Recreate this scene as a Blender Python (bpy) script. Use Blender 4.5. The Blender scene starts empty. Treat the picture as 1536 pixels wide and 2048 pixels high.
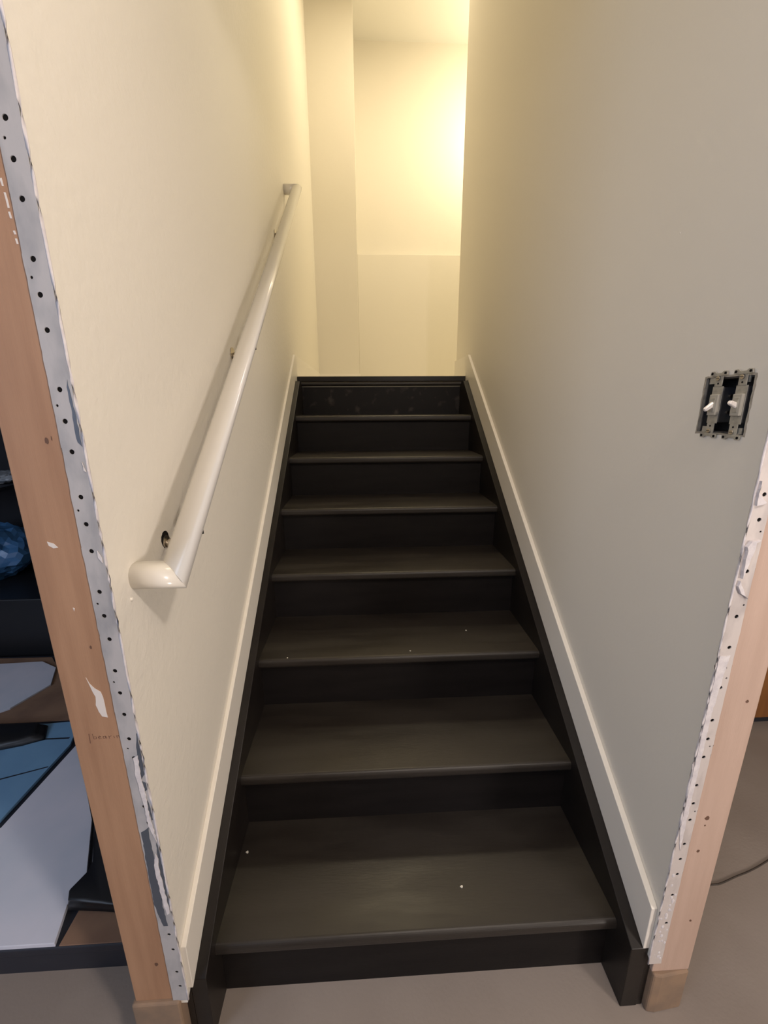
import bpy, bmesh, math, random
from mathutils import Vector, Matrix, noise
random.seed(7)
C = bpy.context.scene.collection
S = bpy.context.scene

# ------------------------------------------------------------------ camera
cam_d = bpy.data.cameras.new('camera'); cam = bpy.data.objects.new('camera', cam_d); C.objects.link(cam)
cam_d.sensor_fit = 'VERTICAL'; cam_d.sensor_height = 36.0; cam_d.lens = 36.0*817.5/2048
cam_d.clip_start = 0.02
pi_, ya_, ro_ = math.radians(14.5562), math.radians(2.7101), math.radians(-0.3347)
fw = Vector((math.sin(ya_)*math.cos(pi_), math.cos(ya_)*math.cos(pi_), -math.sin(pi_)))
rt = fw.cross(Vector((0,0,1))).normalized(); up = rt.cross(fw)
r2 = rt*math.cos(ro_)+up*math.sin(ro_); u2 = -rt*math.sin(ro_)+up*math.cos(ro_)
M = Matrix((r2, u2, -fw)).transposed().to_4x4(); M.translation = Vector((-0.1061,-0.6386,1.1373))
cam.matrix_world = M
S.camera = cam

# ------------------------------------------------------------------ world, lights, exposure
w = bpy.data.worlds.new('world'); S.world = w; w.use_nodes = True
w.node_tree.nodes['Background'].inputs[0].default_value = (0.55,0.6,0.7,1)
w.node_tree.nodes['Background'].inputs[1].default_value = 0.02
S.view_settings.view_transform = 'Standard'; S.view_settings.look = 'None'
S.view_settings.gamma = 1.0; S.view_settings.use_curve_mapping = False
S.view_settings.exposure = 0.5
def area(name, loc, target, size, power, col, sy=None, spread=None):
    l = bpy.data.lights.new(name, 'AREA'); l.energy = power; l.color = col
    if sy: l.shape = 'RECTANGLE'; l.size = size; l.size_y = sy
    else: l.shape = 'DISK'; l.size = size
    if spread: l.spread = math.radians(spread)
    o = bpy.data.objects.new(name, l); C.objects.link(o); o.location = loc
    o.rotation_euler = (Vector(target)-Vector(loc)).to_track_quat('-Z','Y').to_euler(); return o
def point(name, loc, r, power, col):
    l = bpy.data.lights.new(name, 'POINT'); l.energy = power; l.color = col; l.shadow_soft_size = r
    o = bpy.data.objects.new(name, l); C.objects.link(o); o.location = loc; return o
WARM = (1.0,0.85,0.58)
area('landing_ceiling_lamp', (0.32,2.30,4.0), (0.32,2.30,0), 0.30, 12.5, WARM)
point('hall_lamp', (1.12,3.10,3.42), 0.09, 19, (1.0,0.87,0.60))
point('basement_lamp', (0.44,-0.80,1.95), 0.045, 22, (1.0,0.88,0.80))
area('basement_side_lamp', (1.9,-1.9,0.85), (-0.5,0.5,0.7), 0.5, 22, (1.0,0.89,0.82))
area('cool_window_light', (-2.6,-1.9,1.5), (-1.0,0.5,0.1), 1.5, 24, (0.64,0.76,1.0), 1.2)

# ------------------------------------------------------------------ materials
def mat(name, col, rough=0.6, metal=0.0, col2=None, vscale=6.0, vmix=(0.35,0.65), bump=0.0, bscale=200.0, spec=0.5,
        stretch=(1,1,1), rough2=None, bdist=0.001, detail=4.0):
    m = bpy.data.materials.new(name); m.use_nodes = True; n = m.node_tree.nodes; L = m.node_tree.links
    b = n['Principled BSDF']; b.inputs['Base Color'].default_value = (*col,1); b.inputs['Roughness'].default_value = rough
    b.inputs['Metallic'].default_value = metal; b.inputs['Specular IOR Level'].default_value = spec
    tc = n.new('ShaderNodeTexCoord'); mp = n.new('ShaderNodeMapping'); mp.inputs['Scale'].default_value = stretch
    L.new(tc.outputs['Object'], mp.inputs['Vector'])
    if col2 or rough2 is not None:
        t = n.new('ShaderNodeTexNoise'); t.inputs['Scale'].default_value = vscale; t.inputs['Detail'].default_value = detail
        L.new(mp.outputs[0], t.inputs['Vector'])
        mr = n.new('ShaderNodeMapRange'); mr.inputs['From Min'].default_value = vmix[0]; mr.inputs['From Max'].default_value = vmix[1]
        L.new(t.outputs['Fac'], mr.inputs['Value'])
        if col2:
            mx = n.new('ShaderNodeMix'); mx.data_type = 'RGBA'
            mx.inputs['A'].default_value = (*col,1); mx.inputs['B'].default_value = (*col2,1)
            L.new(mr.outputs[0], mx.inputs['Factor']); L.new(mx.outputs['Result'], b.inputs['Base Color'])
        if rough2 is not None:
            m2 = n.new('ShaderNodeMapRange'); m2.inputs['To Min'].default_value = rough; m2.inputs['To Max'].default_value = rough2
            L.new(mr.outputs[0], m2.inputs['Value']); L.new(m2.outputs[0], b.inputs['Roughness'])
    if bump > 0:
        t2 = n.new('ShaderNodeTexNoise'); t2.inputs['Scale'].default_value = bscale; t2.inputs['Detail'].default_value = 3
        L.new(mp.outputs[0], t2.inputs['Vector'])
        bp = n.new('ShaderNodeBump'); bp.inputs['Strength'].default_value = bump; bp.inputs['Distance'].default_value = bdist
        L.new(t2.outputs['Fac'], bp.inputs['Height']); L.new(bp.outputs[0], b.inputs['Normal'])
    return m
M_wallL = mat('wall_paint_textured', (0.80,0.755,0.67), 0.55, bump=0.75, bscale=70, bdist=0.0017)
M_wall = mat('wall_paint', (0.79,0.745,0.66), 0.55, bump=0.25, bscale=90, bdist=0.001)
M_ceil = mat('ceiling_paint', (0.76,0.73,0.66), 0.7)
M_trim = mat('trim_paint_white', (0.83,0.785,0.71), 0.38, bump=0.15, bscale=60)
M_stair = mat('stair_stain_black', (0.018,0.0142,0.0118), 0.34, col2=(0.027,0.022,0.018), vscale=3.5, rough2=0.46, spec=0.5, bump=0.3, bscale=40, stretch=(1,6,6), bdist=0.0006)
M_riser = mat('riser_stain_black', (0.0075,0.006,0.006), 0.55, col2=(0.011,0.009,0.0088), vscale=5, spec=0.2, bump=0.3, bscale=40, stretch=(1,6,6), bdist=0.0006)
M_scuff = mat('riser_scuffed', (0.010,0.0085,0.0085), 0.5, col2=(0.060,0.051,0.045), vscale=19, vmix=(0.58,0.74), spec=0.2, detail=6)
M_string = mat('stringer_black', (0.011,0.0085,0.0075), 0.36, col2=(0.016,0.013,0.011), vscale=8, spec=0.28, bump=0.15, bscale=60)
M_rail = mat('handrail_paint', (0.84,0.80,0.73), 0.22, spec=0.55)
M_floor = mat('floor_concrete', (0.25,0.205,0.175), 0.75, col2=(0.32,0.27,0.235), vscale=2.2, bump=0.5, bscale=120)
M_land = mat('landing_floor_covering', (0.78,0.74,0.62), 0.6)
M_woodL = mat('stud_wood_reddish', (0.42,0.24,0.14), 0.65, col2=(0.34,0.185,0.105), vscale=5, stretch=(8,8,0.6), bump=0.3, bscale=60, bdist=0.0008)
M_woodR = mat('stud_wood_pale', (0.55,0.395,0.315), 0.65, col2=(0.49,0.345,0.27), vscale=5, stretch=(8,8,0.6), bump=0.3, bscale=60, bdist=0.0008)
M_plate = mat('sill_plate_wood', (0.30,0.20,0.13), 0.75, col2=(0.22,0.155,0.11), vscale=18, bump=0.4, bscale=70)
M_knot = mat('wood_knot', (0.13,0.065,0.04), 0.7)
M_beadL = mat('corner_bead_grey', (0.45,0.435,0.44), 0.6, col2=(0.25,0.255,0.275), vscale=22, vmix=(0.45,0.75), bump=0.4, bscale=90, stretch=(1,1,0.45))
M_beadR = mat('corner_bead_pale', (0.60,0.54,0.51), 0.55, col2=(0.38,0.335,0.325), vscale=22, vmix=(0.50,0.76), bump=0.4, bscale=90, stretch=(1,1,0.45))
M_bare = mat('bare_metal_dull', (0.10,0.115,0.145), 0.5, metal=0.3)
M_comp = mat('joint_compound', (0.74,0.70,0.70), 0.8, col2=(0.60,0.56,0.58), vscale=60, bump=0.8, bscale=160)
M_hole = mat('dark_hole', (0.008,0.007,0.007), 0.9, spec=0.1)  # black for the shade inside holes and slots, also the dark rail screws
M_smear = mat('paint_smear', (0.72,0.66,0.62), 0.6)
M_pencil = mat('pencil', (0.17,0.085,0.055), 0.8)
M_steel = mat('bracket_steel', (0.55,0.50,0.43), 0.3, metal=1.0)
M_galv = mat('galvanised_steel', (0.46,0.44,0.38), 0.45, metal=0.35, col2=(0.33,0.31,0.27), vscale=90)
M_swbody = mat('switch_body', (0.42,0.39,0.33), 0.45)
M_toggle = mat('toggle_plastic', (0.82,0.76,0.70), 0.3)
M_box = mat('electrical_box_dark', (0.030,0.030,0.036), 0.5, col2=(0.07,0.065,0.055), vscale=25)
M_plast = mat('raw_plaster_edge', (0.28,0.25,0.20), 0.9, col2=(0.40,0.36,0.30), vscale=80, bump=0.8, bscale=200)
M_white = mat('board_white_cool_tint', (0.74,0.72,0.80), 0.6, col2=(0.60,0.63,0.72), vscale=3, bump=0.2, bscale=30)  # white boards, bluish cast of the cool light mixed into the colour
M_blue = mat('board_blue', (0.20,0.38,0.58), 0.55, col2=(0.16,0.31,0.50), vscale=4)
M_card = mat('cardboard', (0.27,0.16,0.10), 0.85, col2=(0.20,0.115,0.075), vscale=7)
M_black = mat('black_plastic', (0.010,0.010,0.012), 0.45)
M_navy = mat('dark_metal', (0.018,0.02,0.03), 0.5)
M_bluebag = mat('blue_plastic_bag', (0.07,0.20,0.42), 0.25, spec=0.8)
M_greybag = mat('pale_plastic', (0.35,0.38,0.42), 0.3)
M_brown = mat('brown_wood_veneer', (0.26,0.105,0.025), 0.5, col2=(0.19,0.07,0.018), vscale=4, stretch=(8,8,1))
M_cord = mat('cord_dark', (0.05,0.038,0.03), 0.6)
M_chip = mat('paint_flake', (0.78,0.74,0.66), 0.6)
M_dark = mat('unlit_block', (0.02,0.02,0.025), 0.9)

# ------------------------------------------------------------------ helpers
ORG = {}
def obj(name, bm, m, parent=None, smooth=False, bevel=0.0, label=None, kind=None):
    bmesh.ops.recalc_face_normals(bm, faces=bm.faces[:])
    xs = [v.co for v in bm.verts]
    lo = Vector((min(v.x for v in xs), min(v.y for v in xs), min(v.z for v in xs)))
    hi = Vector((max(v.x for v in xs), max(v.y for v in xs), max(v.z for v in xs)))
    org = Vector(((lo.x+hi.x)/2, (lo.y+hi.y)/2, lo.z))
    bmesh.ops.translate(bm, verts=bm.verts[:], vec=-org)
    me = bpy.data.meshes.new(name); bm.to_mesh(me); bm.free()
    if smooth:
        for p in me.polygons: p.use_smooth = True
    me.materials.append(m)
    o = bpy.data.objects.new(name, me); C.objects.link(o)
    o.location = org - (ORG[parent.name] if parent else Vector((0,0,0)))
    if parent: o.parent = parent
    ORG[o.name] = org
    if bevel:
        b = o.modifiers.new('bevel','BEVEL'); b.width = bevel; b.segments = 2; b.limit_method = 'ANGLE'
    if label: o['label'] = label
    if kind: o['kind'] = kind
    return o
def tag(o, label, cat, group=None):
    o['label'] = label; o['category'] = cat
    if group: o['group'] = group
    return o
def thing(name, label, cat, loc, group=None):
    o = bpy.data.objects.new(name, None); C.objects.link(o); o.location = loc; o.empty_display_size = 0.05
    ORG[o.name] = Vector(loc); return tag(o, label, cat, group)
def struct(name, bm, m, parent=None, bevel=0.0):
    return obj(name, bm, m, parent, bevel=bevel, kind=None if parent else 'structure')
def box(bm, x0, x1, y0, y1, z0, z1):
    vs = [bm.verts.new((x,y,z)) for x in (x0,x1) for y in (y0,y1) for z in (z0,z1)]
    for f in ((0,1,3,2),(4,6,7,5),(0,4,5,1),(2,3,7,6),(0,2,6,4),(1,5,7,3)): bm.faces.new([vs[i] for i in f])
    return bm
def nb(): return bmesh.new()
def bx(*a): return box(nb(), *a)
def prism(pts, axis, a, b, bm=None):
    """pts: 2-D outline in the two other axes; extruded along axis from a to b"""
    bm = bm or nb()
    def P(p, t):
        return {0:(t,p[0],p[1]), 1:(p[0],t,p[1]), 2:(p[0],p[1],t)}[axis]
    A = [bm.verts.new(P(p,a)) for p in pts]; B = [bm.verts.new(P(p,b)) for p in pts]
    bm.faces.new(A); bm.faces.new(B[::-1]); n = len(pts)
    for i in range(n): bm.faces.new((A[i],B[i],B[(i+1)%n],A[(i+1)%n]))
    return bm
def frame_of(d):
    d = d.normalized(); u = d.cross(Vector((0,0,1)))
    if u.length < 1e-4: u = Vector((1,0,0))
    u.normalize(); return u, d.cross(u)
def tube(bm, pts, r, seg=12, cap=True):
    pts = [Vector(p) for p in pts]; rings = []
    rr = r if isinstance(r,(list,tuple)) else [r]*len(pts)
    for i, p in enumerate(pts):
        d = (pts[min(i+1,len(pts)-1)]-pts[max(i-1,0)]).normalized(); u, v = frame_of(d)
        rings.append([bm.verts.new(p+(u*math.cos(t)+v*math.sin(t))*rr[i]) for t in (2*math.pi*k/seg for k in range(seg))])
    for a, b in zip(rings, rings[1:]):
        for k in range(seg): bm.faces.new((a[k],a[(k+1)%seg],b[(k+1)%seg],b[k]))
    if cap: bm.faces.new(rings[0][::-1]); bm.faces.new(rings[-1])
    return bm
def mitre_tube(p0, p1, n0, n1, r, seg=40):
    """straight tube from p0 to p1 whose ends lie in the planes through p0/p1 with normals n0/n1"""
    bm = nb(); p0, p1, n0, n1 = map(Vector, (p0,p1,n0,n1)); d = (p1-p0).normalized(); u, v = frame_of(d)
    A, B = [], []
    for k in range(seg):
        t = 2*math.pi*k/seg; c, q = math.cos(t), math.sin(t); e = (abs(c)**2.4+abs(q)**2.4)**(-1/2.4)
        o = (u*c+v*q)*r*e
        A.append(bm.verts.new(p0+o - d*(o.dot(n0)/d.dot(n0)))); B.append(bm.verts.new(p1+o - d*(o.dot(n1)/d.dot(n1))))
    for k in range(seg): bm.faces.new((A[k],A[(k+1)%seg],B[(k+1)%seg],B[k]))
    bm.faces.new(A[::-1]); bm.faces.new(B); return bm
def smooth_sides(o, ang=35):
    for p in o.data.polygons: p.use_smooth = len(p.vertices) == 4
def disc(bm, c, axis, r, t, seg=12):
    c = Vector(c); a = Vector({0:(1,0,0),1:(0,1,0),2:(0,0,1)}[axis])*t
    return tube(bm, [c-a/2, c+a/2], r, seg)

# ------------------------------------------------------------------ dimensions
W2 = 0.45; H = 0.1816; R = 0.252; SL = H/R
XL, XR = -0.483, 0.489            # faces of the two stairwell walls
YL, YR = -0.068, -0.056          # front ends of the walls
ZF = -0.184                       # basement floor
SO, SK, ZB = 0.0365, 0.155, 1.4086
LY = 7*R; LZ = 7*H                # landing edge
YP, XP = 3.126, -0.136            # pillar
YW, ZC = 3.60, 4.053              # far wall, upper ceiling
BC = 2.26                         # basement ceiling
skL, skR = -0.4725, 0.4755        # faces of the skirt boards

# ------------------------------------------------------------------ large structure
def wall_with_slope(x0, x1, y0, y1, ztop, hole=None):
    zb = lambda y: min(SO-0.02+SL*y, LZ)
    bm = nb()
    yl = (LZ-SO+0.02)/SL
    if not hole:
        return prism([(y0,zb(y0)),(yl,LZ),(y1,LZ),(y1,ztop),(y0,ztop)], 0, x0, x1, bm)
    a, b, c, d = hole   # y range, z range
    prism([(y0,zb(y0)),(a,zb(a)),(a,ztop),(y0,ztop)], 0, x0, x1, bm)
    prism([(a,zb(a)),(b,zb(b)),(b,c),(a,c)], 0, x0, x1, bm)
    prism([(a,d),(b,d),(b,ztop),(a,ztop)], 0, x0, x1, bm)
    prism([(b,zb(b)),(yl,LZ),(y1,LZ),(y1,ztop),(b,ztop)], 0, x0, x1, bm)
    bmesh.ops.remove_doubles(bm, verts=bm.verts[:], dist=1e-5)
    bmesh.ops.delete(bm, geom=[f for f in bm.faces if any(f is not g and {v for v in f.verts} == {v for v in g.verts} for g in f.verts[0].link_faces)], context='FACES_ONLY')
    return bm
wl = struct('wall_left', wall_with_slope(XL-0.0127, XL, YL+0.001, YP, ZC), M_wallL)
SWH = (-0.016, 0.078, 1.089, 1.181)
wr = struct('wall_right', wall_with_slope(XR, XR+0.0127, YR+0.001, 2.09, ZC, SWH), M_wall)
struct('wall_landing', bx(XL-0.0127, XP, YP, YW, LZ, ZC), M_wall)
bm = bx(XP, 3.2, YW, YW+0.1, LZ, ZC); struct('wall_back', bm, M_wall)
struct('wall_ledge', bx(XP, 3.2, 3.50, YW, LZ, 2.458), M_wall, bevel=0.003)
struct('ceiling', bx(XL-0.1, 3.2, -0.07, YW+0.1, ZC, ZC+0.08), M_ceil)
struct('floor', bx(-4.2, 3.6, -3.4, 4.0, ZF-0.1, ZF), M_floor)
struct('floor', bx(XL, 3.2, LY+0.03, YW, LZ-0.03, LZ+0.0285), M_land)
# basement shell round the camera (outside the frame it closes the room the lamps light)
bm = nb()
box(bm, -4.2,3.6,-3.4,YL-0.04,BC,BC+0.1); box(bm, -4.2,XL-0.12,YL-0.04,3.6,BC,BC+0.1); box(bm, XR+0.12,3.6,YL-0.04,2.0,BC-1.2+1.2,BC+0.1)
struct('ceiling', bm, M_ceil)
struct('wall_front', bx(-4.2,3.6,-3.5,-3.4,ZF,BC+0.1), M_wall)
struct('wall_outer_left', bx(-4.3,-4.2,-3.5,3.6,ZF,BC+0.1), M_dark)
struct('wall_outer_right', bx(3.6,3.7,-3.5,2.0,ZF,BC+0.1), M_wall)
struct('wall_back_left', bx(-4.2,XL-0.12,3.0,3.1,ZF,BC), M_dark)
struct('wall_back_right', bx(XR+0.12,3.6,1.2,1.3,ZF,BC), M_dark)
struct('wall_header', bx(XL-0.1,XR+0.1,-0.16,-0.07,2.05,ZC+0.08), M_wall)
struct('wall_hall_near', bx(XR+0.0127,3.2,2.05,2.09,LZ,ZC), M_wall)
struct('wall_hall_right', bx(3.2,3.3,2.05,YW+0.1,LZ,ZC), M_wall)

# skirt boards above the stringers and the baseboards of the landing
yt = (ZB-SK)/SL
def skirt(x0, x1, yf):
    so = SO+0.001
    ye = (LZ-so)/SL
    return prism([(yf,so+SL*yf),(ye,LZ),(LY+0.02,LZ),(LY+0.02,ZB),(yt,ZB),(yf,SK+SL*yf)], 0, x0, x1)
struct('trim_1', skirt(XL, skL, -0.059), M_trim, bevel=0.0012)
struct('trim_2', skirt(skR, XR, YR+0.006), M_trim, bevel=0.0012)
struct('baseboard_left', bx(XL, skL, LY+0.021, YP, LZ+0.029, ZB), M_trim, bevel=0.001)
struct('baseboard_back', bx(XL, XP+0.012, YP-0.012, YP, LZ+0.029, ZB), M_trim, bevel=0.001)
bm = bx(skR+0.006, XR, LY+0.021, 2.09, LZ+0.029, ZB); box(bm, skR+0.006, XR+0.02, 2.09, 2.102, LZ+0.029, ZB)
struct('baseboard_right', bm, M_trim)

# ------------------------------------------------------------------ staircase
st = thing('staircase', 'black-stained wooden staircase climbing between two pale walls', 'staircase', (0,0.9,ZF))
def tread_bm(k):
    y0 = (k-1)*R; z1 = (k-1)*H; t = 0.030; rr = 0.011
    pts = []
    for a in range(0,91,15): pts.append((y0+rr-rr*math.sin(math.radians(a)), z1-rr+rr*math.cos(math.radians(a))))
    for a in range(90,181,15): pts.append((y0+rr-rr*math.sin(math.radians(a)), z1-t+rr+rr*math.cos(math.radians(a))))
    pts += [(y0+R+0.04, z1-t), (y0+R+0.04, z1)]
    return prism(pts, 0, -W2, W2)
for k in range(1,8):
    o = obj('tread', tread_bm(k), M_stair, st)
    if k == 1: o['label'] = 'wide bottom tread with small white flecks'
for k in range(1,9):
    zb = ZF if k == 1 else (k-2)*H
    y = (k-1)*R+0.026
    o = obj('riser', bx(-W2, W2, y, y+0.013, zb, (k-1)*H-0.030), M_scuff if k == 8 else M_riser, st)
    if k == 8: o['label'] = 'top riser scuffed with dusty shoe marks'
pts = []
for a in range(0,181,15):
    rr = 0.011; b = math.radians(a); pts.append((LY+rr-rr*math.sin(b), LZ+0.0 - (rr if a<=90 else 0.024-rr)+rr*math.cos(b)))
obj('landing_nosing', prism(pts+[(LY+0.03,LZ-0.024),(LY+0.03,LZ)], 0, -W2-0.02, W2+0.02), M_stair, st)
obj('nosing_strip', bx(skL+0.001, skR-0.001, LY+0.006, LY+0.03, LZ, LZ+0.027), M_string, st, bevel=0.002)
def stringer(x0, x1, yf):
    yE = (LZ-SO)/SL
    yb = 0.25
    return prism([(yf,ZF),(yb,ZF),(LY+0.03,LZ-0.55),(LY+0.03,LZ-0.025),(LY+0.0,LZ-0.004),(yE,LZ-0.002),(yf,SO+yf*SL)], 0, x0, x1)
def under(x0, x1, yf):
    return prism([(yf,ZF),(LY,ZF),(LY,SO-0.021+SL*LY),(yf,SO-0.021+SL*yf)], 0, x0, x1)
struct('trim_3', under(XL-0.0127, XL-0.0001, -0.0495), M_string)
struct('trim_4', under(XR+0.0001, XR+0.0118, -0.048), M_string)
obj('stringer', stringer(-0.4826, -W2-0.0002, -0.050), M_string, st, bevel=0.0015)
obj('stringer', stringer(W2+0.0002, 0.4886, -0.050), M_string, st, bevel=0.0015)

# ------------------------------------------------------------------ handrail
OFF = 0.062; RAD = 0.0220
A = Vector((XL+OFF, 0.003, 0.871)); B = Vector((XL+OFF, 1.765, 2.187))
dr = (B-A).normalized(); dx = Vector((1,0,0))
hr = thing('handrail', 'white round handrail with mitred returns fixed to the left wall', 'handrail', (XL, 0.9, 1.5))
nA = (dx - dr); nB = (dr + dx)
def sm(o):
    for p in o.data.polygons: p.use_smooth = len(p.vertices) == 4
    return o
sm(obj("rail", mitre_tube(A, B, dx+dr, dx-dr, RAD), M_rail, hr))
wA = Vector((XL, A.y, A.z)); wB = Vector((XL, B.y, B.z))
sm(obj('return_end', mitre_tube(wA, A, dx, dx+dr, RAD), M_rail, hr))
sm(obj('return_end', mitre_tube(wB, B, dx, dx-dr, RAD), M_rail, hr))
for (y, z) in ((0.112,0.893), (0.640,1.284), (1.435,1.872)):
    bm = nb(); disc(bm, (XL+0.0015, y, z), 0, 0.012 if y < 0.2 else 0.019, 0.003, 20)
    b = obj('bracket', bm, M_steel, hr)
    zr = A.z + (y-A.y)*(B.z-A.z)/(B.y-A.y)
    bm = nb(); tube(bm, [(XL+0.003,y,z),(XL+0.010,y-0.001,z-0.008),(XL+0.022,y-0.003,z-0.020),(XL+0.042,y-0.002,z-0.020),(XL+OFF,y+0.004,z+0.018),(XL+OFF,y+0.006,zr-0.024)], [0.0085,0.007,0.0055,0.005,0.0045,0.0045], 10)
    obj('arm', bm, M_steel, b, smooth=True)
    bm = nb(); pa = Vector((XL+OFF, y+0.004, zr-0.026)); tube(bm, [pa-dr*0.020, pa+dr*0.014], 0.008, 8)
    obj('saddle', bm, M_steel, b)
for y, z in ((0.100,0.914),(0.612,1.297)):
    bm = nb(); disc(bm, (XL+OFF+0.012, y, z), 2, 0.0035, 0.008, 8); obj('screw', bm, M_hole, hr)
bm = nb(); bmesh.ops.create_uvsphere(bm, u_segments=14, v_segments=6, radius=1.0)
for v in bm.verts:
    s = 1+0.18*noise.noise(v.co*2.3); v.co = Vector((v.co.x*0.0012, v.co.y*0.015*s, v.co.z*0.016*s)) + Vector((XL+0.0003,0.112,0.897))
obj('plaster_hole', bm, M_hole, wl, label='ragged hole behind the lowest rail bracket')
for y, z, r in ((-0.021,0.840,0.0035),):
    bm = nb(); bmesh.ops.create_icosphere(bm, subdivisions=2, radius=r, matrix=Matrix.Translation((XL,y,z))); obj('nail_bump', bm, M_chip, wl)
for y, z, r in ((0.2015,1.446,0.003),(0.160,1.2005,0.0025)):
    bm = nb(); bmesh.ops.create_icosphere(bm, subdivisions=2, radius=r, matrix=Matrix.Translation((XR+r*0.75,y,z))); obj('nail_bump', bm, M_wall, wr)

# right-hand measurements were taken on a plane 13 mm farther in: bring them onto the wall end
def RX(x): return -0.1061+(x+0.1061)*0.9775
def RZ(z): return 1.1373+(z-1.1373)*0.9775
def RY(y): return -0.6386+(y+0.6386)*0.9775
# ------------------------------------------------------------------ studs, sill plates
sl = thing('wall_stud', 'reddish-brown wooden stud with white smears and handwriting, left of the stair opening', 'stud', (-0.54,-0.05,ZF+0.038))
obj('board', bx(-0.5840,-0.4958,YL+0.001,-0.029,-0.018,2.05), M_woodL, sl, bevel=0.0015)
sr = thing('wall_stud', 'pale pinkish wooden stud with dark knots, right of the stair opening', 'stud', (0.56,-0.03,ZF+0.038))
obj('board', bx(XR+0.0128,RX(0.6010),YR+0.001,YR+0.039,-0.064,2.05), M_woodR, sr, bevel=0.0015)
p = obj('sill_plate', bx(-0.5900,-0.4960,-0.074,2.9,ZF,-0.018), M_plate, bevel=0.004); tag(p, 'rough brown sill plate under the left stud', 'sill plate')
p = obj('sill_plate', prism([(0.5025,-0.061),(0.520,-0.064),(RX(0.601),-0.058),(RX(0.601),1.15),(0.5025,1.15)], 2, ZF, -0.064), M_plate, bevel=0.004); tag(p, 'dusty brown sill plate under the right stud', 'sill plate')
def flake(pts, y, t, m, parent, name, label=None, jit=0.0):
    """thin raised patch on a face that looks towards -y; pts in (x,z)"""
    q = []
    for i, (x,z) in enumerate(pts):
        x2, z2 = pts[(i+1)%len(pts)]
        n = max(1, int(math.hypot(x2-x, z2-z)/0.006))
        for k in range(n):
            f = k/n; q.append((x+(x2-x)*f+random.uniform(-jit,jit), z+(z2-z)*f+random.uniform(-jit,jit)))
    return obj(name, prism(q, 1, y-t, y+0.0001), m, parent, label=label)
yl = YL+0.001
for x, z, rx, rz in ((-0.528,1.095,0.0028,0.0045),(-0.527,0.784,0.0015,0.003),(-0.521,1.098,0.0008,0.003),(-0.529,0.085,0.004,0.005)):
    q = [(x+rx*math.cos(t)*random.uniform(.8,1.2), z+rz*math.sin(t)*random.uniform(.8,1.2)) for t in (2*math.pi*i/10 for i in range(10))]
    flake(q, yl, 0.0002, M_knot, sl, 'knot')
flake([(-0.544,0.732),(-0.54,0.721),(-0.534,0.712),(-0.526,0.705),(-0.524,0.696),(-0.524,0.673),(-0.523,0.658),(-0.531,0.66),(-0.535,0.669),(-0.538,0.681),(-0.535,0.697),(-0.539,0.709)], yl, 0.0006, M_smear, sl, 'paint_smear', 'long white paint smear', 0.0004)
flake([(-0.556,0.954),(-0.548,0.951),(-0.543,0.945),(-0.549,0.944),(-0.555,0.948)], yl, 0.0005, M_smear, sl, 'paint_smear', None, 0.0003)
flake([(-0.5405,0.851),(-0.538,0.850),(-0.5395,0.845)], yl, 0.0005, M_smear, sl, 'paint_smear')
for x, z, a in ((-0.5175,1.389,0.004),(-0.516,1.371,0.008),(-0.5155,1.356,0.0035),(-0.5145,1.338,0.002),(-0.514,1.329,0.003)):
    flake([(x-0.0013,z+a),(x+0.0010,z+a),(x+0.0018,z-a),(x-0.0004,z-a)], yl, 0.0004, M_smear, sl, 'paint_smear', None, 0.0002)
# pencilled word: a tall bar, then b e a r i n g in loose strokes
def ribbon(strokes, ox, oz, s, y, wdt, m, parent, name, label=None):
    bm = nb()
    for stk in strokes:
        for (a,b),(c,d) in zip(stk, stk[1:]):
            p0 = Vector((ox+a*s,oz+b*s)); p1 = Vector((ox+c*s,oz+d*s)); dd = (p1-p0)
            if dd.length < 1e-6: continue
            n = Vector((-dd.y,dd.x)).normalized()*wdt/2; e = dd.normalized()*wdt*0.3
            prism([tuple(p0-n-e),tuple(p1-n+e),tuple(p1+n+e),tuple(p0+n-e)], 1, y-0.0002, y, bm)
    return obj(name, bm, m, parent, label=label)
ribbon([[(0.2,1.0),(0.1,-1.1)]], -0.5600, 0.6185, 0.0085, yl, 0.0013, M_pencil, sl, 'pencil_mark')
ribbon([[(0,1.0),(0.1,0),(0.5,0.05),(0.55,0.4),(0.15,0.45)],
        [(0.85,0.25),(1.25,0.35),(1.1,0.55),(0.85,0.35),(0.95,0),(1.3,0.05)],
        [(2.0,0.5),(1.65,0.45),(1.6,0.1),(1.95,0.1),(2.05,0.5),(2.15,0)],
        [(2.55,0.5),(2.6,0.0)],[(2.6,0.35),(2.95,0.5)],
        [(3.35,0.45),(3.4,0.05)],[(3.8,0.5),(3.85,0)],[(3.85,0.4),(4.15,0.45),(4.25,0.0)]],
       -0.5530, 0.6170, 0.0098, yl, 0.0008, M_pencil, sl, 'handwriting', 'faint brown handwritten word')
yr = YR+0.001
for x, z, rr in ((0.578,0.616,0.003),(0.557,0.346,0.0048),(0.556,0.328,0.002),(0.555,0.261,0.0034),(0.576,0.063,0.003)):
    x, z = RX(x), RZ(z)
    q = [(x+rr*math.cos(t)*random.uniform(.75,1.2), z+rr*math.sin(t)*random.uniform(.8,1.3)) for t in (2*math.pi*i/10 for i in range(10))]
    flake(q, yr, 0.0002, M_knot, sr, 'knot')

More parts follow.
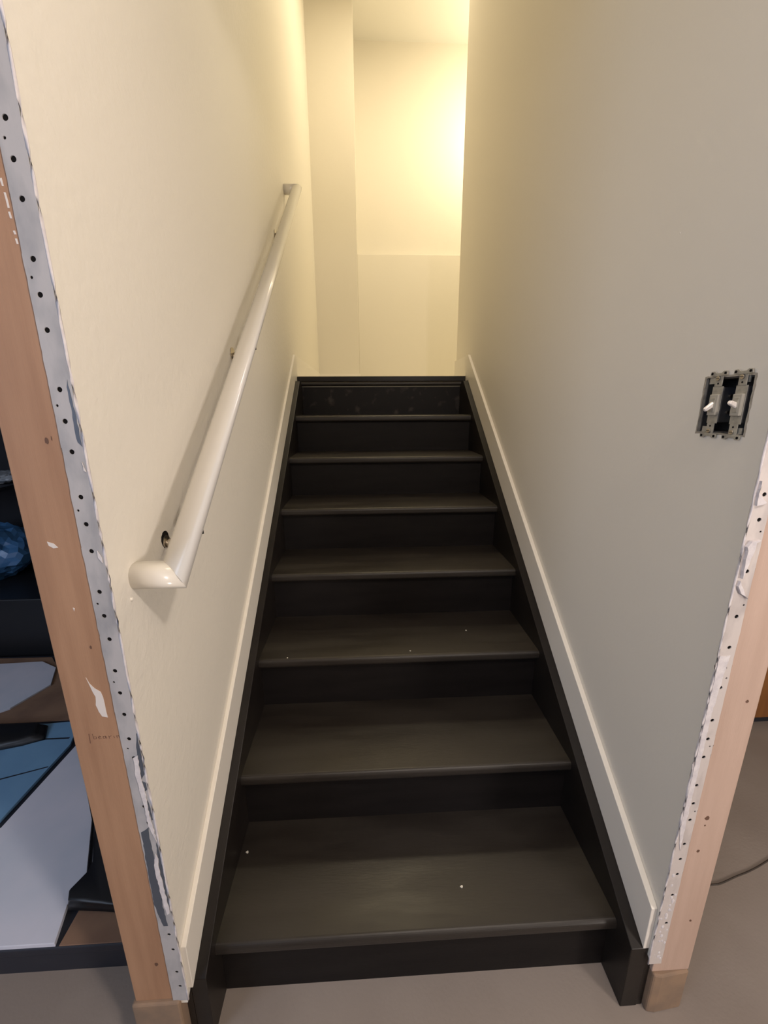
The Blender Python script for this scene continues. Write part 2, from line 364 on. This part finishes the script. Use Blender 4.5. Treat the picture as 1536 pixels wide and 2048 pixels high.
# ------------------------------------------------------------------ corner beads (perforated flange with nail holes)
def bead(cx, s, y, x_edge, width, z0, z1, big, small, m, parent):
    """flange strip lying on the stud face, with real round holes; s=-1 left, +1 right"""
    bm = nb(); t = 0.0016
    holes = sorted([(z,x,0.0034) for x,z in big]+[(z,x,0.0018) for x,z in small])
    zs = [z0]
    def xe(z):   # ragged outer edge
        return x_edge+s*(width+0.0006*noise.noise(Vector((0,z*38,3.1*s)))+0.0010*noise.noise(Vector((5,z*140,1))))
    cells = []; cur = z0
    for z,x,r in holes:
        a = z-r*1.6; b = z+r*1.6
        if a < cur: continue
        if a > cur:
            n = max(1,int((a-cur)/0.010))
            for i in range(n): cells.append((cur+(a-cur)*i/n, cur+(a-cur)*(i+1)/n, None))
        cells.append((a,b,(x,z,r))); cur = b
    n = max(1,int((z1-cur)/0.010))
    for i in range(n): cells.append((cur+(z1-cur)*i/n, cur+(z1-cur)*(i+1)/n, None))
    yf = y-t
    V = lambda x,z,yy=None: bm.verts.new((x, yf if yy is None else yy, z))
    for a,b,h in cells:
        xa, xb = xe(a), xe(b)
        if h is None:
            f = bm.faces.new((V(x_edge,a),V(xa,a),V(xb,b),V(x_edge,b)))
        else:
            x,z,r = h; N = 16; ring=[]; outer=[]; back=[]
            lo, hi = min(x_edge,xa), max(x_edge,xa)
            for k in range(N):
                an = 2*math.pi*k/N; c, sn = math.cos(an), math.sin(an)
                ring.append(V(x+r*c, z+r*sn)); back.append(V(x+r*c, z+r*sn, y-0.0002))
                tx = ((hi-x) if c>0 else (x-lo))/max(1e-9,abs(c)); tz = ((b-z) if sn>0 else (z-a))/max(1e-9,abs(sn)); q = min(tx,tz)
                outer.append(V(x+q*c, z+q*sn))
            for k in range(N):
                k2 = (k+1)%N
                bm.faces.new((ring[k],ring[k2],outer[k2],outer[k])); bm.faces.new((ring[k],back[k],back[k2],ring[k2]))
                o1, o2 = outer[k].co, outer[k2].co     # corners of the cell
                if abs(o1.x-o2.x)>1e-6 and abs(o1.z-o2.z)>1e-6:
                    cxn = o1.x if (abs(o1.x-lo)<1e-6 or abs(o1.x-hi)<1e-6) else o2.x
                    czn = o1.z if (abs(o1.z-a)<1e-6 or abs(o1.z-b)<1e-6) else o2.z
                    bm.faces.new((outer[k],outer[k2],V(cxn,czn)))
        # ragged side edge
        bm.faces.new((V(xa,a),V(xa,a,y),V(xb,b,y),V(xb,b)))
    bmesh.ops.remove_doubles(bm, verts=bm.verts[:], dist=1e-6)
    me_f = obj('flange', bm, m, parent)
    for z,x,r in holes:
        if z > 1.62: continue
        bm = nb(); disc(bm, (x, y-0.00025, z), 1, r*1.25, 0.0004, 10); obj('nail_hole_shade', bm, M_hole, parent)  # black disc painted in for the deep shade inside each hole
    # rounded nose of the bead along the wall corner
    bm = nb(); pts = [(x_edge-s*0.0008+0.00015*noise.noise(Vector((2,zz*30,s))), y-0.0006, zz) for zz in [z0+(z1-z0)*i/90 for i in range(91)]]
    tube(bm, pts, 0.0019, 8); obj('nose', bm, M_comp, parent, smooth=True)
BL = [(-.498,1.45),(-.498,1.411),(-.497,1.372),(-.498,1.31),(-.498,1.271),(-.498,1.231),(-.497,1.16),(-.498,1.12),(-.497,1.08),(-.497,1.018),(-.497,.979),(-.497,.939),(-.497,.876),(-.497,.837),(-.496,.798),(-.497,.743),(-.496,.703),(-.496,.663),(-.496,.616),(-.494,.578),(-.493,.537),(-.493,.476),(-.491,.44),(-.493,.341),(-.492,.299),(-.493,.167),(-.491,.126),(-.492,.063),(-.491,.022),(-.498,1.513),(-.498,1.552),(-.498,1.591)]
BLs = [(-.503,1.431),(-.504,1.29),(-.504,1.14),(-.504,.999),(-.503,.857),(-.502,.723),(-.501,.597)]
BR = [(.517,1.0),(.518,.959),(.518,.871),(.518,.789),(.518,.73),(.519,.689),(.519,.649),(.518,.58),(.518,.539),(.518,.498),(.517,.432),(.519,.388),(.520,.347),(.520,.285),(.519,.245),(.520,.204),(.520,.146),(.521,.104),(.521,.064),(.518,1.041),(.518,1.10),(.518,1.14),(.518,1.18)]
BRs = [(.525,.939),(.526,.81),(.526,.668),(.525,.522),(.526,.368)]
BR = [(RX(x),RZ(z)) for x,z in BR]; BRs = [(RX(x),RZ(z)) for x,z in BRs]
cl = thing('corner_bead', 'grey perforated metal corner bead with ragged plaster on the left wall end', 'corner bead', (-0.495,-0.068,0.0))
bead(0, -1, YL+0.0005, XL+0.002, 0.0285, -0.02, 2.04, BL, BLs, M_beadL, cl)
cr = thing('corner_bead', 'pale perforated metal corner bead with peeling scraps on the right wall end', 'corner bead', (0.504,-0.056,0.0))
bead(0, 1, YR+0.0005, XR+0.0, 0.0275, -0.035, 2.04, BR, BRs, M_beadR, cr)
PL = {
'bareL1':[(-0.483,0.626),(-0.4815,0.625),(-0.4815,0.611),(-0.4815,0.593),(-0.4815,0.568),(-0.482,0.545),(-0.489,0.533),(-0.489,0.548),(-0.488,0.574),(-0.487,0.599)],
'bareL2':[(-0.488,0.531),(-0.483,0.526),(-0.482,0.511),(-0.486,0.509)],
'bareL3':[(-0.486,0.49),(-0.483,0.477),(-0.482,0.446),(-0.484,0.446),(-0.487,0.466)],
'bareL4':[(-0.484,0.396),(-0.482,0.389),(-0.4815,0.33),(-0.4815,0.281),(-0.482,0.223),(-0.486,0.256),(-0.487,0.3),(-0.487,0.343)],
'scuffL1':[(-0.485,1.172),(-0.484,1.153),(-0.483,1.125),(-0.4825,1.096),(-0.482,1.087),(-0.487,1.092),(-0.488,1.112),(-0.487,1.138),(-0.487,1.163)],
'bare_shadeL5':[(-0.492,0.43),(-0.494,0.40),(-0.491,0.33),(-0.494,0.24),(-0.492,0.19),(-0.500,0.19),(-0.509,0.25),(-0.508,0.34),(-0.506,0.42)]}  # last patch: bare metal plus painted shade where the flange turns
for k, v in PL.items(): flake(v, YL-0.0011, 0.0003, M_bare, cl, 'bare_metal', None, 0.0007)
PC = {
'compL1':[(-0.494,0.579),(-0.487,0.584),(-0.488,0.533),(-0.486,0.501),(-0.486,0.457),(-0.484,0.429),(-0.483,0.398),(-0.486,0.41),(-0.491,0.435),(-0.492,0.474),(-0.494,0.512),(-0.496,0.543)],
'compL2':[(-0.489,0.371),(-0.486,0.357),(-0.488,0.333),(-0.486,0.3),(-0.484,0.263),(-0.483,0.223),(-0.489,0.221),(-0.492,0.251),(-0.493,0.295),(-0.495,0.337)],
'scuffL2':[(-0.486,1.067),(-0.484,1.059),(-0.483,1.053),(-0.486,1.055)],
'chipL3':[(-0.488,0.939),(-0.483,0.929),(-0.484,0.922),(-0.488,0.929)]}
for k, v in PC.items(): flake(v, YL-0.0013, 0.0012, M_comp, cl, 'plaster_scrap', None, 0.0010)
PR = {
'curlR1':([(0.505,1.022),(0.504,1.003),(0.521,0.987),(0.517,0.985),(0.506,0.982),(0.502,0.991)],0.004),
'curlR2':([(0.525,0.925),(0.518,0.922),(0.518,0.91),(0.513,0.887),(0.51,0.867),(0.508,0.86),(0.506,0.893),(0.507,0.908),(0.504,0.915),(0.511,0.924)],0.005),
'curlR3':([(0.508,0.856),(0.506,0.845),(0.514,0.833),(0.522,0.827),(0.527,0.822),(0.519,0.832),(0.511,0.847)],0.004),
'compR1':([(0.502,0.714),(0.522,0.714),(0.5135,0.602),(0.513,0.444),(0.513,0.334),(0.513,0.269),(0.510,0.283),(0.502,0.323),(0.501,0.543)],0.0009),
'compR2':([(0.503,0.244),(0.527,0.222),(0.529,0.194),(0.524,0.167),(0.528,0.145),(0.523,0.131),(0.523,0.102),(0.524,0.058),(0.524,0.024),(0.513,0.018),(0.51,-0.002),(0.507,-0.014),(0.501,-0.01),(0.5005,0.03),(0.502,0.119)],0.0007)}
for k, (v,t) in PR.items():
    if k == 'compR2': continue
    v = [(max(RX(x),XR+0.0008),RZ(z)) for x,z in v]
    flake(v, YR-0.0011, t, M_comp, cr, 'plaster_scrap', None, 0.0009)
bm = nb()
for i in range(26):
    z = random.uniform(-0.02,0.24); x = XR+random.uniform(0.001,0.026)
    r = random.uniform(0.0015,0.004)
    bmesh.ops.create_icosphere(bm, subdivisions=1, radius=r, matrix=Matrix.Translation((x,YR-0.001,z)) @ Matrix.Diagonal((1,0.3,1.5,1)))
g = obj('plaster_crumbs', bm, M_comp, cr, kind='stuff')

# ------------------------------------------------------------------ switch box with two toggle switches
y0,y1,z0,z1 = SWH
eb = thing('switch_box', 'dark two-gang electrical box in a rough cut-out of the right wall', 'electrical box', (XR+0.03,(y0+y1)/2,z0))
bm = nb(); t = 0.0015; x0, x1 = XR+0.004, XR+0.055
box(bm, x1-t,x1, y0+.002,y1-.002,z0+.002,z1-.002)
box(bm, x0,x1, y0+.002,y0+.002+t, z0+.002,z1-.002); box(bm, x0,x1, y1-.002-t,y1-.002, z0+.002,z1-.002)
box(bm, x0,x1, y0+.002,y1-.002, z0+.002,z0+.002+t); box(bm, x0,x1, y0+.002,y1-.002, z1-.002-t,z1-.002)
obj('box_shell', bm, M_box, eb)
for yy, zz in ((y1-0.014,z1-0.006),(y0+0.016,z1-0.006),(y1-0.016,z0+0.006),(y0+0.012,z0+0.006)):
    bm = nb(); box(bm, XR+0.001, XR+0.003, yy-0.006, yy+0.006, zz-0.005, zz+0.005); obj('mounting_ear', bm, M_galv, eb)
bm = nb(); N = 60; ring_i = []; ring_o = []
for i in range(N):
    f = i/N*4; s = int(f); u = f-s
    c = [(y0,z0),(y1,z0),(y1,z1),(y0,z1)]; a = c[s]; b = c[(s+1)%4]
    y = a[0]+(b[0]-a[0])*u; z = a[1]+(b[1]-a[1])*u
    cy, cz = (y0+y1)/2, (z0+z1)/2; d = Vector((y-cy, z-cz))
    oo = 1+0.03+0.035*random.random(); ii = 1-0.005-0.03*random.random()
    ring_i.append(((cy+d.x*ii),(cz+d.y*ii))); ring_o.append((cy+d.x*oo, cz+d.y*oo))
vi = [bm.verts.new((XR-0.0006,*p)) for p in ring_i]; vo = [bm.verts.new((XR-0.0001,*p)) for p in ring_o]; vb = [bm.verts.new((XR+0.006,*p)) for p in ring_i]
for i in range(N):
    j = (i+1)%N; bm.faces.new((vi[i],vi[j],vo[j],vo[i])); bm.faces.new((vi[i],vb[i],vb[j],vi[j]))
obj('cut_edge', bm, M_plast, wr, label='rough broken plaster edge round the switch cut-out')
def switch(yc, upw, label):
    """toggle switch without cover plate: strap with ears, body, toggle, screws; faces -x"""
    t = thing('light_switch', label, 'light switch', (XR,yc,1.085), 'uncovered toggle switches in the wall box')
    zc = 1.1355; X = XR-0.0045
    bm = nb()                                   # strap: narrow bar widening into plaster ears
    prism([(yc-.0105,zc-.030),(yc+.0105,zc-.030),(yc+.0105,zc+.030),(yc-.0105,zc+.030)], 0, X+.0035, X+.0045, bm)
    for s in (-1,1):
        z = lambda v: zc+s*v
        prism([(yc-.0075,z(.030)),(yc+.0075,z(.030)),(yc+.0075,z(.0485)),(yc-.0075,z(.0485))], 0, X+.0025, X+.0038, bm)
        prism([(yc-.017,z(.0475)),(yc-.016,z(.0540)),(yc-.009,z(.0545)),(yc-.005,z(.0515)),(yc+.005,z(.0515)),(yc+.009,z(.0545)),(yc+.016,z(.0540)),(yc+.017,z(.0475)),(yc+.010,z(.0465)),(yc-.010,z(.0465))], 0, X+.0005, X+.0022, bm)
    obj('strap', bm, M_galv, t, bevel=0.0004)
    bm = nb()
    for s in (-1,1):
        for e in (-1,1):
            bm = nb(); disc(bm, (X+.0003, yc+e*.0128, zc+s*.0508), 0, .0021, .0008, 10); obj('ear_hole', bm, M_hole, t)
        bm = nb(); disc(bm, (X+.0022, yc, zc+s*.0345), 0, .0014, .0008, 8); obj('strap_hole', bm, M_hole, t)
    bm = bx(X+.0042, XR+.030, yc-.0115, yc+.0115, zc-.0285, zc+.0285); obj('switch_body', bm, M_box, t, bevel=0.0015)
    bm = bx(X-.0010, X+.0045, yc-.0085, yc+.0085, zc-.0170, zc+.0170)
    fr = obj('face_plate', bm, M_swbody, t, bevel=0.001)
    bm = bx(X-.0020, X-.0008, yc-.0048, yc+.0048, zc-.0115, zc+.0115); obj('toggle_frame', bm, M_galv, t, bevel=0.0005)
    d = 1 if upw else -1                        # tapered toggle bat
    bm = nb(); p0 = Vector((X, yc, zc-d*.001)); p1 = Vector((X-.0125, yc+.0005, zc+d*(.0045 if upw else .0085)))
    ax = (p1-p0).normalized(); side = Vector((0,1,0)); n2 = ax.cross(side)
    rings = []
    for f, wy, wz in ((0,.0030,.0046),(.5,.0029,.0038),(.85,.0029,.0034),(1,.0021,.0025)):
        c = p0.lerp(p1,f); rings.append([bm.verts.new(c+side*a*wy+n2*b*wz) for a,b in ((-1,-.6),(-.6,-1),(.6,-1),(1,-.6),(1,.6),(.6,1),(-.6,1),(-1,.6))])
    for a,b in zip(rings,rings[1:]):
        for k in range(8): bm.faces.new((a[k],a[(k+1)%8],b[(k+1)%8],b[k]))
    bm.faces.new(rings[0]); bm.faces.new(rings[-1])
    obj('toggle', bm, M_toggle, t, label='white toggle')
    for s in (-1,1):
        bm = nb(); disc(bm, (X+.0012, yc+.0005, zc+s*.0428), 0, .0036, .0022, 14); sc = obj('screw', bm, M_steel, t, bevel=0.0004)
        bm = nb(); box(bm, X-.0001, X+.0003, yc-.0026, yc+.0036, zc+s*.0428-.0004, zc+s*.0428+.0004); obj('screw_slot', bm, M_hole, sc)
    for zz in (-.012,.014):
        bm = nb(); disc(bm, (XR+.012, yc-.0135, zc+zz), 1, .0030, .004, 10); obj('terminal_screw', bm, M_steel, t)
switch(0.0485, False, 'uncovered toggle switch with its toggle down, the one nearer the stairs')
switch(0.0035, True, 'uncovered toggle switch with its toggle up, the one nearer the right stud')

# ------------------------------------------------------------------ room glimpsed beyond the left stud
PZ = -0.100
pf = thing('storage_platform', 'low dark platform on the floor beyond the left stud', 'platform', (-1.5,0.6,ZF))
obj('deck', bx(-2.7,-0.66,0.075,1.30,PZ-0.022,PZ), M_navy, pf, bevel=0.003)
obj('skid', bx(-2.66,-0.67,0.080,0.19,ZF,PZ-0.022), M_navy, pf); obj('skid', bx(-2.66,-0.70,1.15,1.24,ZF,PZ-0.022), M_navy, pf)
def sheet(pts, z, t, m, name, bev=0.001): return obj(name, prism(pts, 2, z, z+t), m, bevel=bev)
tag(sheet([(-0.850,0.156),(-0.680,0.150),(-0.665,0.078),(-0.850,0.078)], PZ, 0.003, M_card, 'cardboard_sheet'), 'brown cardboard scrap at the near edge of the low platform', 'cardboard')
tag(sheet([(-2.5,1.29),(-1.72,1.28),(-1.33,0.90),(-1.30,0.826),(-1.45,0.822),(-2.3,0.818)], PZ, 0.003, M_card, 'cardboard_sheet'), 'brown cardboard sheet under the farther pale panel', 'cardboard')
o = sheet([(-2.5,1.215),(-1.927,1.224),(-1.731,1.233),(-1.628,1.179),(-1.56,1.05),(-1.62,0.90),(-1.70,0.838),(-2.4,0.836)], PZ+0.003, 0.008, M_white, 'panel'); tag(o, 'white panel with cool light tinted in, lying farthest back on the brown cardboard', 'panel')
o = sheet([(-2.3,0.800),(-1.39,0.802),(-1.313,0.808),(-1.250,0.740),(-1.232,0.690),(-1.245,0.397),(-1.66,-0.02+0.12),(-2.3,0.10)], PZ, 0.010, M_blue, 'panel'); tag(o, 'blue panel with grooves in the middle of the stack', 'panel')
bm = nb(); prism([(-1.70,0.42),(-1.366,0.544),(-1.241,0.587),(-1.241,0.592),(-1.366,0.550),(-1.70,0.427)], 2, PZ+0.0100, PZ+0.0104, bm)
prism([(-1.39,0.716),(-1.256,0.716),(-1.256,0.723),(-1.39,0.723)], 2, PZ+0.0100, PZ+0.0104, bm)
obj('groove', bm, M_navy, o)
o = sheet([(-1.221,0.372),(-1.205,0.690),(-0.962,0.383),(-0.872,0.214),(-0.882,0.157),(-0.858,0.078),(-1.50,0.078)], PZ, 0.012, M_white, 'panel'); tag(o, 'largest white panel in front, with cool light tinted in, cut off by the photo edge', 'panel')
# black bag slumped beside the stud
def blob(pts, z0, z1, shrink, seed, name, m, sub=3):
    cx = sum(p[0] for p in pts)/len(pts); cy = sum(p[1] for p in pts)/len(pts); bm = nb(); rings = []
    P = []
    for i in range(len(pts)):
        a, b = Vector(pts[i]), Vector(pts[(i+1)%len(pts)])
        for k in range(sub): P.append(a.lerp(b,k/sub))
    L = 6
    for j in range(L+1):
        f = j/L; s = 1-(1-shrink)*f**1.6
        rings.append([bm.verts.new((cx+(p.x-cx)*s*(1+.06*noise.noise(Vector((p.x*9,p.y*9,f*3+seed)))), cy+(p.y-cy)*s*(1+.06*noise.noise(Vector((p.y*9,p.x*9,f*3+seed)))), z0+(z1-z0)*(1-(1-f)**1.5)*(1+0.12*noise.noise(Vector((p.x*6,p.y*6,seed)))))) for p in P])
    n = len(P)
    for a,b in zip(rings,rings[1:]):
        for k in range(n): bm.faces.new((a[k],a[(k+1)%n],b[(k+1)%n],b[k]))
    bm.faces.new(rings[0][::-1]); bm.faces.new(rings[-1])
    return obj(name, bm, m, smooth=True)
o = blob([(-0.868,0.235),(-0.866,0.205),(-0.884,0.165),(-0.872,0.145),(-0.735,0.130),(-0.67,0.135),(-0.66,0.30),(-0.73,0.55),(-1.02,0.62),(-0.960,0.40)], PZ+0.012, PZ+0.040, 0.93, 3, 'plastic_bag', M_black)
tag(o, 'black plastic bag slumped beside the largest white panel', 'bag')
o = blob([(-2.3,0.70),(-1.60,0.66),(-1.479,0.672),(-1.40,0.69),(-1.352,0.715),(-1.375,0.78),(-1.57,0.788),(-2.3,0.792)], PZ+0.0105, PZ+0.035, 0.85, 5, 'cloth', M_black)
tag(o, 'black folded cloth lying on the blue grooved panel', 'cloth')
# dark shelving with a blue bag
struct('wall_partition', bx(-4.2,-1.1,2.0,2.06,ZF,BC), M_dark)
sh = thing('wall_shelf', 'dark wall shelf with a pale front edge in the shadows beyond the left stud', 'shelf', (-2.4,1.7,0.72))
obj('board', bx(-2.92,-1.96,1.43,1.999,0.725,0.745), M_navy, sh)
obj('front_edge', bx(-2.92,-1.96,1.424,1.4299,0.728,0.747), M_greybag, sh, label='pale front edge')
def crumple(c, sx, sy, sz, seed, name, m):
    bm = nb(); bmesh.ops.create_icosphere(bm, subdivisions=4, radius=1)
    for v in bm.verts:
        p = v.co.copy(); q = 1+.22*noise.noise(p*1.7+Vector((seed,0,0)))+.22*abs(noise.noise(p*3.5+Vector((0,seed,0))))-.10*abs(noise.noise(p*8+Vector((0,seed,5))))
        v.co = Vector((c[0]+p.x*sx*q, c[1]+p.y*sy*q, max(c[2], c[2]+sz*(p.z*q+.85)*0.55)))
    return obj(name, bm, m)
bn = obj('dark_cover_box', bx(-2.95,-1.50,1.34,1.97,ZF,0.20), M_black, bevel=0.006); tag(bn, 'added low black box covering the lit floor behind the pale panels beyond the left stud', 'cover box')  # added box: its black stands in for the darkness behind the panels
o = crumple((-2.26,1.68,0.20), 0.22, 0.20, 0.30, 2, 'plastic_bag', M_bluebag); tag(o, 'crumpled blue plastic bag on the lowest shelf at the left edge', 'bag')
o = crumple((-2.08,1.66,0.745), 0.09, 0.10, 0.06, 8, 'plastic_bundle', M_greybag); tag(o, 'small grey bundle above the pale shelf edge', 'bundle')

# ------------------------------------------------------------------ room glimpsed beyond the right stud
cb = thing('cabinet', 'brown wooden cabinet standing on the floor beyond the right stud', 'cabinet', (1.9,0.95,ZF))
obj('body', bx(1.40,2.4,0.735,1.15,ZF+0.04,0.85), M_brown, cb, bevel=0.003)
obj('plinth', bx(1.42,2.38,0.755,1.14,ZF,ZF+0.04), M_navy, cb)
obj('door', bx(1.41,1.90,0.722,0.735,ZF+0.05,0.83), M_brown, cb, bevel=0.003)
obj('door', bx(1.905,2.39,0.722,0.735,ZF+0.05,0.83), M_brown, cb, bevel=0.003)
def cord(pts, r, label):
    bm = nb(); P = []
    for i in range(len(pts)-1):
        for k in range(6):
            f = k/6; a = Vector((*pts[max(i-1,0)],0)); b = Vector((*pts[i],0)); c = Vector((*pts[i+1],0)); d = Vector((*pts[min(i+2,len(pts)-1)],0))
            P.append(0.5*((2*b)+(-a+c)*f+(2*a-5*b+4*c-d)*f*f+(-a+3*b-3*c+d)*f**3))
    P = [Vector((p.x,p.y,ZF+r)) for p in P]
    tube(bm, P, r, 8); tag(obj('cord', bm, M_cord, smooth=True), label, 'cord')
cord([(0.70,0.150),(0.843,0.170),(0.883,0.173),(0.94,0.187),(0.997,0.200),(1.076,0.224),(1.3,0.30)], 0.0022, 'thin dark cord lying on the floor to the right of the pale stud')

# ------------------------------------------------------------------ paint flakes on the treads
def fleck(x, y, z, s, a, label):
    bm = nb(); q = [(x+s*math.cos(t+a)*(1.5 if i%2 else .8), y+s*math.sin(t+a)*(1 if i%3 else .6)) for i, t in enumerate(2*math.pi*k/7 for k in range(7))]
    prism(q, 2, z, z+0.0018, bm); tag(obj('paint_flake', bm, M_chip), label, 'flake')
fleck(-0.4440+0.012,0.196,0,0.0032,0.6,'white flake at the left end of the bottom tread')
fleck(0.113,0.087,0,0.0030,0.2,'white flake right of centre on the bottom tread')
fleck(0.244,0.646,2*H,0.0022,1.0,'white flake on the right of the third tread')
fleck(0.032,0.532,2*H,0.0018,1.6,'white flake on the front edge of the third tread')
fleck(-0.361,0.516,2*H,0.0020,0.3,'white flake at the left of the third tread')
